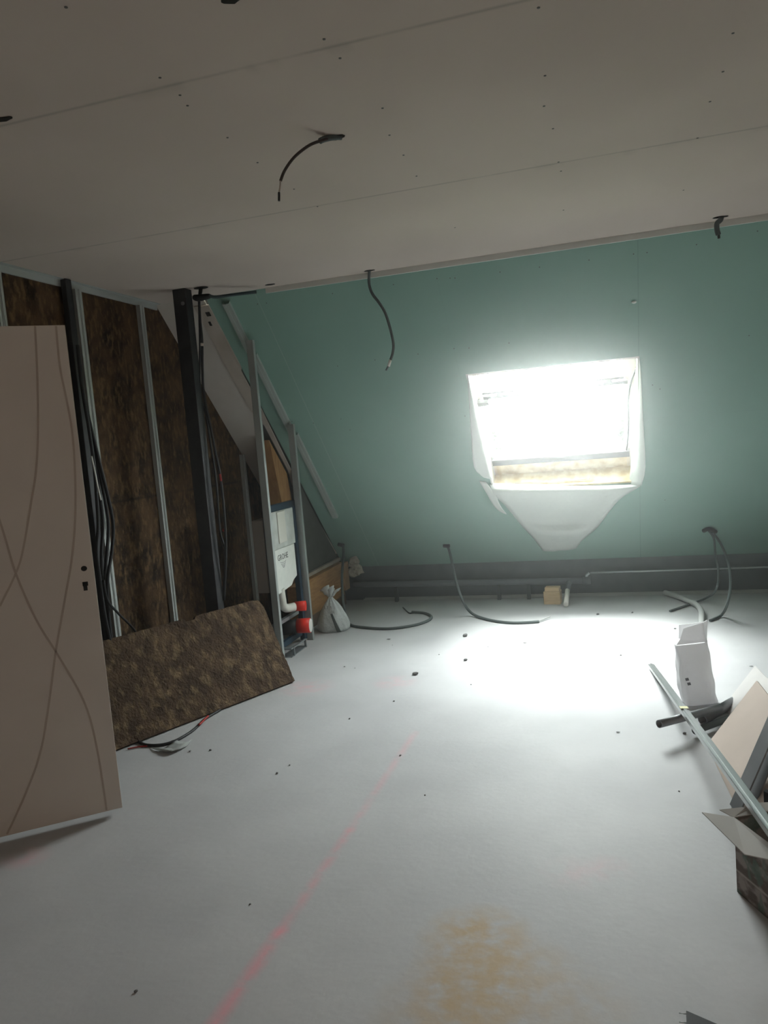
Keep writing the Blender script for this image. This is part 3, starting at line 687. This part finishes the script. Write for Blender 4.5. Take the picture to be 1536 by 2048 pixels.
# bundle beside the door
xb = -2.82
for i, (off, lab) in enumerate([(0, 'outermost black cable of the bundle beside the cream door'), (9, 'second black cable of the bundle beside the cream door'), (17, 'black cable of the bundle that bows furthest right beside the door'), (-8, 'black cable of the bundle closest to the cream door')]):
    cable('wall_cable', [px_(u, v, xb + i * .012) for u, v in ((155, 690), (165, 780), (180 + off * .2, 860), (192 + off * .5, 930), (200 + off * .9, 990), (206 + off * 1.2, 1050), (203 + off * 1.2, 1105), (205 + off * .6, 1160), (212 + off * .3, 1230), (225, 1300))], .010, m_blk, lab, 'cable', 'cable bundle beside the door')
cable('wall_cable', [px_(u, v, xb + .05) for u, v in ((207, 1160), (215, 1200), (235, 1225), (262, 1252), (275, 1270))], .007, m_blk, 'thin black cable crossing from the bundle to the fibre board', 'cable', 'cable bundle beside the door')
cable('wall_cable', [px_(u, v, xb + .06) for u, v in ((183, 912), (190, 945), (196, 975), (202, 1000))], .0045, m_tape, 'thin white wire in the bundle beside the cream door', 'cable', 'cable bundle beside the door')
cable('floor_cable', [fz(u, v, .008) for u, v in ((270, 1478), (290, 1489), (320, 1490), (350, 1482), (380, 1465), (398, 1450), (410, 1438), (440, 1420))], .008, m_blk, 'black cable on the floor under the fibre board', 'cable', None,
      [('red_cable_section', [fz(398, 1450, .016), fz(407, 1441, .016), fz(416, 1432, .016)], .006, m_red)])
tag(MB().tube([fz(255, 1498, .006), fz(275, 1494, .006), fz(295, 1492, .006)], .004, 8, 4).build('red_wire', m_red), 'short red wire on the floor at the left end of the fibre board', 'cable')
sheet('plastic_scrap', [[fz(300, 1494, .004), fz(325, 1497, .02), fz(345, 1496, .006)], [fz(320, 1500, .004), fz(345, 1503, .016), fz(372, 1494, .004)], [fz(352, 1480, .01), fz(372, 1484, .02), fz(384, 1478, .004)]], translucent('clear_plastic_scrap', (.55, .57, .56), .4), 'crumpled clear plastic scrap beside the floor cable', 'plastic')

# conduits along the foot of the slope
cl = empty('conduit_loop', fz(690, 1250), 'grey conduit from the slope by the beam coiling in a loop on the floor', 'conduit')
MB().tube([sl(683, 1090, .01), sl(686, 1092, .04), py_(687, 1110, 6.55), py_(684, 1150, 6.35), py_(685, 1190, 6.2), py_(690, 1225, 6.05), fz(698, 1248, .02), fz(730, 1255, .012), fz(780, 1257, .012), fz(830, 1250, .012), fz(858, 1240, .012), fz(862, 1232, .012), fz(848, 1226, .012), fz(824, 1224, .012)], .0115, 12, 8).build('sheath', m_cond, cl)
MB().tube([fz(826, 1224, .012), fz(818, 1226, .012), fz(806, 1215, .02)], .006, 8, 3).build('wire_end', m_blk, cl)
MB().tube([sl(676, 1089, .012), sl(688, 1091, .02)], .017, 10, 0).build('wall_outlet', m_cond, cl)
MB().tube([py_(683, 1218, 6.04), fz(692, 1246, .02)], .026, 12, 0).build('sleeve', m_black, cl)
c2 = empty('slope_conduit', fz(950, 1235), 'grey conduit from the middle of the slope reaching right across the floor', 'conduit')
MB().tube([sl(893, 1092, .01), sl(898, 1100, .05), py_(905, 1130, 6.55), py_(913, 1165, 6.4), py_(925, 1200, 6.25), fz(943, 1226, .03), fz(975, 1239, .012), fz(1015, 1245, .012), fz(1050, 1245, .012), fz(1078, 1243, .012)], .0115, 12, 8).build('sheath', m_cond, c2)
MB().tube([fz(1076, 1243, .012), fz(1088, 1238, .014), fz(1100, 1233, .02)], .0055, 8, 3).build('wire_end', m_condl, c2)
MB().tube([sl(887, 1092, .012), sl(899, 1092, .02)], .016, 10, 0).build('wall_outlet', m_black, c2)
c3 = empty('slope_conduit', fz(1430, 1238), 'pair of dark conduits from one outlet in the slope at the far right', 'conduit')
MB().tube([sl(1418, 1062, .01), sl(1428, 1078, .05), py_(1431, 1110, 6.6), py_(1437, 1145, 6.5), py_(1432, 1180, 6.3), fz(1410, 1197, .03), fz(1375, 1210, .012), fz(1340, 1222, .012)], .009, 12, 8).build('sheath', m_cond, c3)
MB().tube([sl(1424, 1064, .01), sl(1440, 1085, .05), py_(1455, 1120, 6.5), py_(1461, 1160, 6.3), py_(1457, 1200, 5.9), fz(1445, 1228, .03), fz(1428, 1238, .012), fz(1420, 1241, .012)], .010, 12, 8).build('sheath', m_cond, c3)
MB().tube([sl(1407, 1062, .012), sl(1418, 1058, .025), sl(1432, 1064, .025)], .017, 10, 4).build('wall_outlet', m_blk, c3)
tag(MB().tube([fz(1330, 1185, .03), fz(1360, 1195, .03), fz(1390, 1208, .03), fz(1402, 1222, .035), fz(1403, 1240, .03), fz(1402, 1262, .02)], lambda k: .022 + .0018 * math.sin(k * 160), 14, 14).build('corrugated_pipe', m_condl), 'pale corrugated pipe on the floor leading to the paper sack', 'pipe')

# drain pipe along the knee wall
dpipe = empty('drain_pipe', (-.35, 6.93, 0), 'grey drain pipe along the foot of the slope with a white outlet', 'pipe')
MB().tube([(-2.42, 6.92, .175), (-1.4, 6.92, .165), (-.24, 6.92, .155)], .028, 14, 2).build('pipe_run', m_pvcpipe, dpipe)
MB().tube([(-.27, 6.92, .155), (-.20, 6.92, .155)], .036, 14, 0).build('end_cap', m_pvcpipe, dpipe)
MB().tube([(-.385, 6.92, .155), (-.40, 6.78, .10)], .024, 12, 0).build('branch', m_pvcpipe, dpipe)
MB().tube([(-.398, 6.80, .108), (-.405, 6.55, .028)], .021, 14, 0).build('spout', m_whcap, dpipe)
for x in (-2.0, -1.02, -.75): MB().box((x - .015, 6.90, 0), (x + .015, 6.95, .14)).build('pipe_support', m_cond, dpipe)
sp_ = empty('steel_pipe', (.5, 6.94, .2), 'thin steel pipe running to the right above the knee wall foot', 'pipe')
MB().tube([(-.20, 6.93, .222), (.6, 6.93, .224), (1.7, 6.93, .230)], .008, 8, 2).build('pipe_run', m_steel, sp_)
MB().tube([(-.21, 6.93, .222), (-.235, 6.93, .20), (-.23, 6.93, .18)], .013, 10, 3).build('elbow', m_steel, sp_)
tag(MB().box((-2.35, 6.97, 0), (XR - .02, 7.02, .003)).box((-2.35, 6.97, 0), (XR - .02, 6.973, .022)).box((-2.35, 7.017, 0), (XR - .02, 7.02, .022)).build('floor_track', m_galv), 'metal floor track lying along the foot of the knee wall', 'metal track')
p = fz(1088, 1209); q = fz(1121, 1209)
blk = empty('wooden_block', p, 'pale softwood block standing under the drain pipe', 'wooden block')
MB().obox(p, (q - p), (.01, .11, 0), (0, 0, .11)).build('lower_block', m_block, blk, bevel=.002)
MB().obox(p + Vector((.012, .02, .11)), (q - p) * .86, (.01, .08, 0), (0, 0, .035)).build('upper_block', m_block, blk, bevel=.002)

# ------------------------------------------------------------------ plastic bag
def plastic_bag():
    r = empty('plastic_bag', fz(660, 1262), 'knotted white plastic bag standing on the floor beside the toilet frame', 'bag')
    c0 = fz(662, 1264); c0.y += .06
    m = MB(); N = 48; prof = [(0, .115), (.02, .135), (.06, .135), (.12, .115), (.18, .085), (.23, .055), (.265, .026), (.28, .018)]
    P = catmull([Vector((r_, 0, z)) for z, r_ in prof], 4); rings = []
    for p in P:
        ring = []
        for k in range(N):
            a = 2 * math.pi * k / N; f = 1 + (.16 * noise.noise(Vector((math.cos(a) * 2.2, math.sin(a) * 2.2, p.z * 3))) + .10 * math.sin(a * 9 + p.z * 8) * (p.z / .28)) 
            ring.append(m.bm.verts.new(c0 + Vector((math.cos(a) * p.x * f * 1.0, math.sin(a) * p.x * f * .8, p.z))))
        rings.append(ring)
    for a, b in zip(rings, rings[1:]):
        for k in range(N): f = m.bm.faces.new((a[k], a[(k + 1) % N], b[(k + 1) % N], b[k])); f.smooth = True
    m.bm.faces.new(list(reversed(rings[0]))); m.bm.faces.new(rings[-1])
    m.build('bag_body', m_bag, r)
    t_ = c0 + Vector((0, 0, .275))
    for j, (dx, dy, dz, w) in enumerate(((-.05, 0, .085, .035), (.055, .01, .06, .035), (.02, -.03, .09, .025), (-.015, .03, .05, .04))):
        rows = []
        for i in range(5):
            k = i / 4; ww = .012 + w * k
            b_ = t_ + Vector((dx * k, dy * k, dz * k)); s2 = Vector((dy * 3 + .5, -dx, .3)).normalized() * ww
            rows.append([b_ - s2 + Vector((0, .01 * (i % 2), .008 * (i % 2))), b_ + Vector((0, -.012, .01 * ((i + 1) % 2))), b_ + s2 + Vector((0, .01, -.008 * (i % 2)))])
        sheet('bag_ear', rows, m_bag, parent=r, thick=.001, sub=2)
    # dark print
    for (u, v, a) in ((648, 1212, .4), (655, 1212, -.3), (661, 1212, .2)):
        p = py_(u, v, c0.y - .088); MB().obox(p, (.004, -.001, 0), (a * .02, -.006, -.025), (0, -.002, 0)).build('print_mark', m_ink, r)
plastic_bag()
_ys = fz(662, 1264).y - .075
sheet('dark_strap', [[py_(661, 1228, _ys + .02), py_(667, 1245, _ys), py_(674, 1264, _ys - .03)], [py_(665, 1227, _ys + .02), py_(673, 1245, _ys), py_(683, 1264, _ys - .03)]], mat('dark_grey_strap', (.10, .12, .12), .7), 'dark grey strip leaning on the front of the plastic bag', 'strip', thick=.004)

# ------------------------------------------------------------------ right-hand corner: sack, tubes, profiles, boards, box
def paper_sack():
    r = empty('paper_sack', fz(1385, 1415), 'white paper sack standing upright on the floor behind the metal profile', 'sack')
    y0 = 4.24
    base = [py_(1371, 1409, y0), py_(1430, 1404, y0)]
    m = MB(); levels = []
    for (ul, vl, ur, vr, dy, dep) in ((1372, 1412, 1432, 1406, .0, .10), (1364, 1395, 1427, 1385, -.015, .13), (1361, 1370, 1424, 1362, -.02, .135), (1359, 1340, 1418, 1330, -.02, .13), (1357, 1310, 1412, 1300, -.01, .12), (1354, 1290, 1410, 1284, .0, .11)):
        a = py_(ul, vl, y0 + dy); b = py_(ur, vr, y0 + dy); mid = (a + b) / 2
        levels.append([a, mid + Vector((0, -.012, 0)), b, b + Vector((.015, dep * .5, 0)), b + Vector((0, dep, 0)), mid + Vector((0, dep + .012, 0)), a + Vector((0, dep, 0)), a + Vector((-.01, dep * .5, 0))])
    cols = [catmull(list(c_), 4) for c_ in zip(*levels)]
    rings = list(zip(*cols)); R2 = []
    for ring in rings:
        ring = list(ring); cl_ = catmull([ring[-1]] + ring + [ring[0]], 4)[4:]
        cl_ = cl_[:32]; R2.append([m.bm.verts.new(p + Vector((0, 0, 0)) + Vector((1, 1, .3)) * .010 * noise.noise(p * 14)) for p in cl_])
    N = len(R2[0])
    for a, b in zip(R2, R2[1:]):
        for k in range(N): f = m.bm.faces.new((a[k], b[k], b[(k + 1) % N], a[(k + 1) % N])); f.smooth = True
    m.bm.faces.new(R2[0]); m.bm.faces.new(list(reversed(R2[-1])))
    m.build('sack_body', m_sack, r)
    # folded-down top collar: front and side faces, open top
    f0 = [py_(1353, 1290, y0 - .018), py_(1409, 1284, y0 - .018), py_(1405, 1245, y0 - .0), py_(1367, 1257, y0 - .0), py_(1360, 1279, y0 - .01)]
    MB().prism(f0, (0, .004, 0)).build('folded_collar', m_sack, r)
    s0 = [py_(1409, 1284, y0 - .018), py_(1405, 1245, y0), py_(1413, 1240, y0 + .12), py_(1412, 1284, y0 + .12)]
    MB().prism(s0, (.004, 0, 0)).build('folded_collar', m_sack, r)
    b0_ = [py_(1357, 1285, y0 + .12), py_(1411, 1280, y0 + .12), py_(1413, 1243, y0 + .12), py_(1358, 1250, y0 + .12)]
    MB().prism(b0_, (0, .004, 0)).build('folded_collar', m_sack, r)
    for (u, v, rot) in ((1370, 1357, 0), (1374, 1366, 1)):
        p = py_(u, v, y0 - .055); MB().obox(p, (.016, 0, .004), (.004, 0, -.014), (0, .002, 0)).build('print_mark', m_ink, r)
paper_sack()
def tubeobj(p, q, r, mt, label):
    return tag(MB().hollow(p, q, r, .003).build('plastic_tube', mt), label, 'tube', 'dark tubes by the paper sack')
tubeobj(fz(1318, 1448, .10), fz(1440, 1416, .07), .019, m_greymetal, 'dark grey tube poking out left past the metal profile')
tubeobj(fz(1389, 1462, .03), fz(1460, 1436, .03), .017, m_cond, 'shorter dark tube on the floor under the metal profile')
tag(MB().hollow(fz(1405, 1440, .02), fz(1480, 1395, .03), .025, .003).build('plastic_tube', m_greymetal), 'thick dark tube lying between the sack and the boards', 'tube', 'dark tubes by the paper sack')
# long metal profile
p = fz(1302, 1328, .03); q = fz(1540, 1650, .34); d = q - p; q2 = p + d * 1.22
m = MB(); m.channel(p, q2, (1, .1, 0), .034, (0, 0, -.020), .0015, .005)
ax = d.normalized(); wv = Vector((1, .1, 0)); wv = (wv - ax * wv.dot(ax)).normalized(); up_ = wv.cross(ax); up_ = up_ if up_.z > 0 else -up_
m.obox(p - wv * .006 + up_ * .001, wv * .012, q2 - p, up_ * .004)
mp_ = empty('metal_profile', p, 'long galvanised metal profile sloping from the floor up over the box', 'metal profile')
m.build('profile_body', m_prof, mp_)
kk = .44; MB().obox(p + d * kk - wv * .018 + up_ * .0055, wv * .036, d.normalized() * .045, up_ * .001).build('yellow_tape', mat('yellow_label', (.72, .70, .42), .6), mp_)
# boards
def board(name, A, B, upv, th, mt, label, cat='board', group=None):
    A, B, upv = Vector(A), Vector(B), Vector(upv); n_ = (B - A).cross(upv).normalized()
    if n_.dot(EYE - A) > 0: n_ = -n_
    return tag(MB().obox(A, B - A, upv, n_ * th).build(name, mt, bevel=.001), label, cat, group)
B0 = fz(1413, 1490, .003); top = py_(1513, 1361, B0.y + .10); U = top - B0
B1 = Vector((B0.x + .06, B0.y - .95, .003))
board('plasterboard_offcut', B0, B1, U, .012, m_plaster, 'beige plasterboard offcut leaning at the right edge')
B0b = fz(1447, 1412, .003) ; topb = py_(1510, 1331, B0b.y + .08)
board('plasterboard_offcut', B0b, B0b + Vector((.05, -.5, 0)), topb - B0b, .012, m_plaster_w, 'white board offcut behind the beige plasterboard')
# grey strips on the board
for (a, b, lab, dz) in (((1462, 1610), (1536, 1440), 'grey metal strip lying up the beige plasterboard, nearer the sack', .05), ((1484, 1613), (1546, 1462), 'grey metal strip lying up the beige plasterboard, nearer the box', .04)):
    P = fz(*a, .004); T = py_(b[0], b[1], P.y + .06); dd = T - P
    w_ = Vector((.02, -.1, .0)).normalized() * .09
    tag(MB().obox(P, w_, dd * 1.3, Vector((-.6, 0, .4)).normalized() * .006).build('grey_strip', m_greymetal), lab, 'metal strip', 'grey strips by the box')
p = fz(1527, 1582, .26); tag(MB().prism([p, p + Vector((.06, -.03, -.02)), p + Vector((.05, -.03, -.10)), p + Vector((.0, 0, -.055))], (.01, .02, 0)).build('black_bracket', m_black), 'black bracket with a bright edge at the right edge above the box', 'bracket')

# cardboard box
bx = empty('cardboard_box', Vector((.45, 2.5, 0)), 'open printed cardboard box with raised flaps at the right edge', 'box')
A = Vector((.329, 2.546, 0)); ev = Vector((.40 - .327, 2.40 - 2.546, 0)).normalized(); fv = Vector((.387 - .331, 2.569 - 2.546, 0)).normalized()
fv = (fv - ev * fv.dot(ev)).normalized(); H = .25; LE, LF = .42, .34; tk = .004
MB().obox(A, ev * LE, fv * tk, (0, 0, H)).build('side_wall', m_card, bx)
MB().obox(A + fv * tk, fv * (LF - tk), ev * tk, (0, 0, H)).build('side_wall', m_card, bx)
MB().obox(A + ev * LE, fv * LF, ev * -tk, (0, 0, H)).build('side_wall', m_card, bx)
MB().obox(A + fv * LF, ev * LE, fv * -tk, (0, 0, H)).build('side_wall', m_card, bx)
MB().obox(A, ev * LE, fv * LF, (0, 0, tk)).build('box_bottom', m_card, bx)
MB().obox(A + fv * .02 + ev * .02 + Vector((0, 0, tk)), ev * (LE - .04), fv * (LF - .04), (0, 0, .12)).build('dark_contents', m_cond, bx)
Az = A + Vector((0, 0, H))
def at_z(u, v, z): return fz(u, v, z)
MB().prism([Az, Az + ev * LE, fz(1560, 1722, H - .01), fz(1536, 1720, H - .01), fz(1489, 1710, H - .01), fz(1404, 1626, H + .02)], (0, 0, .003)).build('flap', m_card_in, bx)
MB().prism([Az, Az + fv * LF, fz(1515, 1607, H + .01), fz(1493, 1615, H + .01), fz(1439, 1621, H + .01)], (0, 0, .003)).build('flap', m_card_in, bx)

# black thing at the bottom right
p = fz(1372, 2020, .06); bc = empty('black_box', Vector((p.x, p.y, 0)), 'black plastic object with two metal pins at the bottom edge', 'tool')
q = fz(1436, 2048, .06); q3 = fz(1371, 2075, .06)
MB().prism([Vector((p.x, p.y, 0)), Vector((q.x, q.y, 0)) , Vector((q.x + .06, q.y - .12, 0)), Vector((q3.x, q3.y - .1, 0))], (0, 0, .06)).build('casing', m_black, bc, bevel=.002)
for v in (2027, 2045):
    a = fz(1373, v + 1, .05); b = fz(1358, v - 1, .05); MB().tube([a, b], .0012, 8, 0).build('metal_pin', m_steel, bc)

# ------------------------------------------------------------------ crumbs
places = [('triangular', 930, 1270, .021), ('pyramid shaped', 830, 1347, .019), ('squarish', 931, 1319, .015), ('flat', 1050, 1285, .013), ('thin', 777, 1278, .012), ('tiny', 878, 1309, .005), ('tiny', 689, 1333, .006), ('tiny', 976, 1293, .005), ('tiny', 942, 1369, .005), ('small', 788, 1402, .006), ('small', 699, 1437, .006),
          ('small', 554, 1546, .007), ('small', 579, 1530, .005), ('small', 272, 1982, .006), ('small', 1350, 1257, .008), ('small', 1242, 1310, .007), ('small', 1412, 1299, .007), ('flat', 1503, 1332, .008), ('small', 1369, 1466, .009), ('thin', 1236, 1464, .007), ('small', 500, 1808, .004), ('small', 801, 1510, .005), ('small', 1358, 1582, .004), ('reddish', 380, 1502, .007), ('reddish', 421, 1500, .007), ('small', 850, 1590, .004), ('tiny', 710, 1336, .004), ('small', 785, 1290, .004), ('small', 1195, 1228, .014), ('small', 1265, 1225, .01)]
near = {0: 'crumb below the middle conduit, topmost of the larger ones', 1: 'crumb left of the bright patch, lowest of the larger ones', 2: 'crumb on the bright floor straight below the triangular one', 3: 'chip on the bright floor below the white spout', 4: 'dark splinter on the floor below the conduit loop'}
crumb_labels = ['tiny crumb between the two larger crumbs right of the conduit loop', 'tiny crumb on the floor in front of the toilet frame, left one of two', 'tiny crumb on the bright floor just left of the flat chip',
    'tiny crumb on the bright floor straight below the squarish crumb', 'small crumb in the middle of the floor below the pyramid shaped one', 'small crumb right of the fibre board halfway down the floor', 'small crumb near the door, lower one of a close pair',
    'small crumb near the door, upper one of a close pair', 'small brown crumb alone on the floor at the lower left', 'small crumb just left of the paper sack collar', 'small crumb in the brightest patch of floor below the roof window',
    'small crumb just right of the paper sack', 'dark flat crumb at the tip of the white board offcut', 'small chip between the two dark tubes and the metal profile', 'thin chip on the floor left of the dark tube end', 'small crumb on the near floor between chalk line and door',
    'small crumb beside the upper end of the pink chalk line', 'small crumb on the floor between metal profile and box', 'reddish crumb beside the clear plastic scrap', 'reddish crumb a little right of the plastic scrap', 'small crumb in the centre of the floor right of the chalk line',
    'tiny crumb in front of the toilet frame, right one of two', 'small crumb just below the thin dark splinter', 'round crumb in the shaded floor below the knee wall, left of another', 'round crumb in the shaded floor left of the pale corrugated pipe']
for i, (k, u, v, r) in enumerate(places):
    p = fz(u, v, r * .5); m = MB(); m.blob(p, r, 1, .7, 11, (1, 1, .6) if 'flat' not in k and 'thin' not in k else (1.3, .6, .3))
    o = m.build('concrete_crumb', m_stone)
    if i in near: tag(o, ('flat grey ' if k == 'flat' else k + ' grey ' if k != 'thin' else 'thin ') + near[i], 'debris', 'crumbs on the concrete floor')
    else:
        tag(o, crumb_labels[i - 5], 'debris', 'small crumbs on the concrete floor')

# ------------------------------------------------------------------ unseen warm fill, added behind the viewpoint to light door and near floor
wl_ = empty('fill_lamp', (.3, -1.3, 0), 'added warm fill light on a stand behind the viewpoint', 'fill_light')
MB().tube([(.3, -1.3, .02), (.3, -1.3, 1.80)], .015, 10, 0).build('fill_stand', m_dark_steel, wl_)
for a in (0, 2.09, 4.19): MB().tube([(.3, -1.3, .45), (.3 + .35 * math.cos(a), -1.3 + .35 * math.sin(a), .012)], .010, 8, 0).build('leg', m_dark_steel, wl_)
m_fill = bpy.data.materials.new('fill_globe'); m_fill.use_nodes = True
m_fill.node_tree.nodes['Principled BSDF'].inputs['Base Color'].default_value = (.9, .85, .75, 1)
m_fill.node_tree.nodes['Principled BSDF'].inputs['Emission Color'].default_value = (1, .81, .67, 1)
m_fill.node_tree.nodes['Principled BSDF'].inputs['Emission Strength'].default_value = FILL_STRENGTH
MB().blob((.3, -1.3, 1.96), .16, 3, 0).build('fill_globe', m_fill, wl_)

for o in C.objects:
    if '_org' in o: del o['_org']
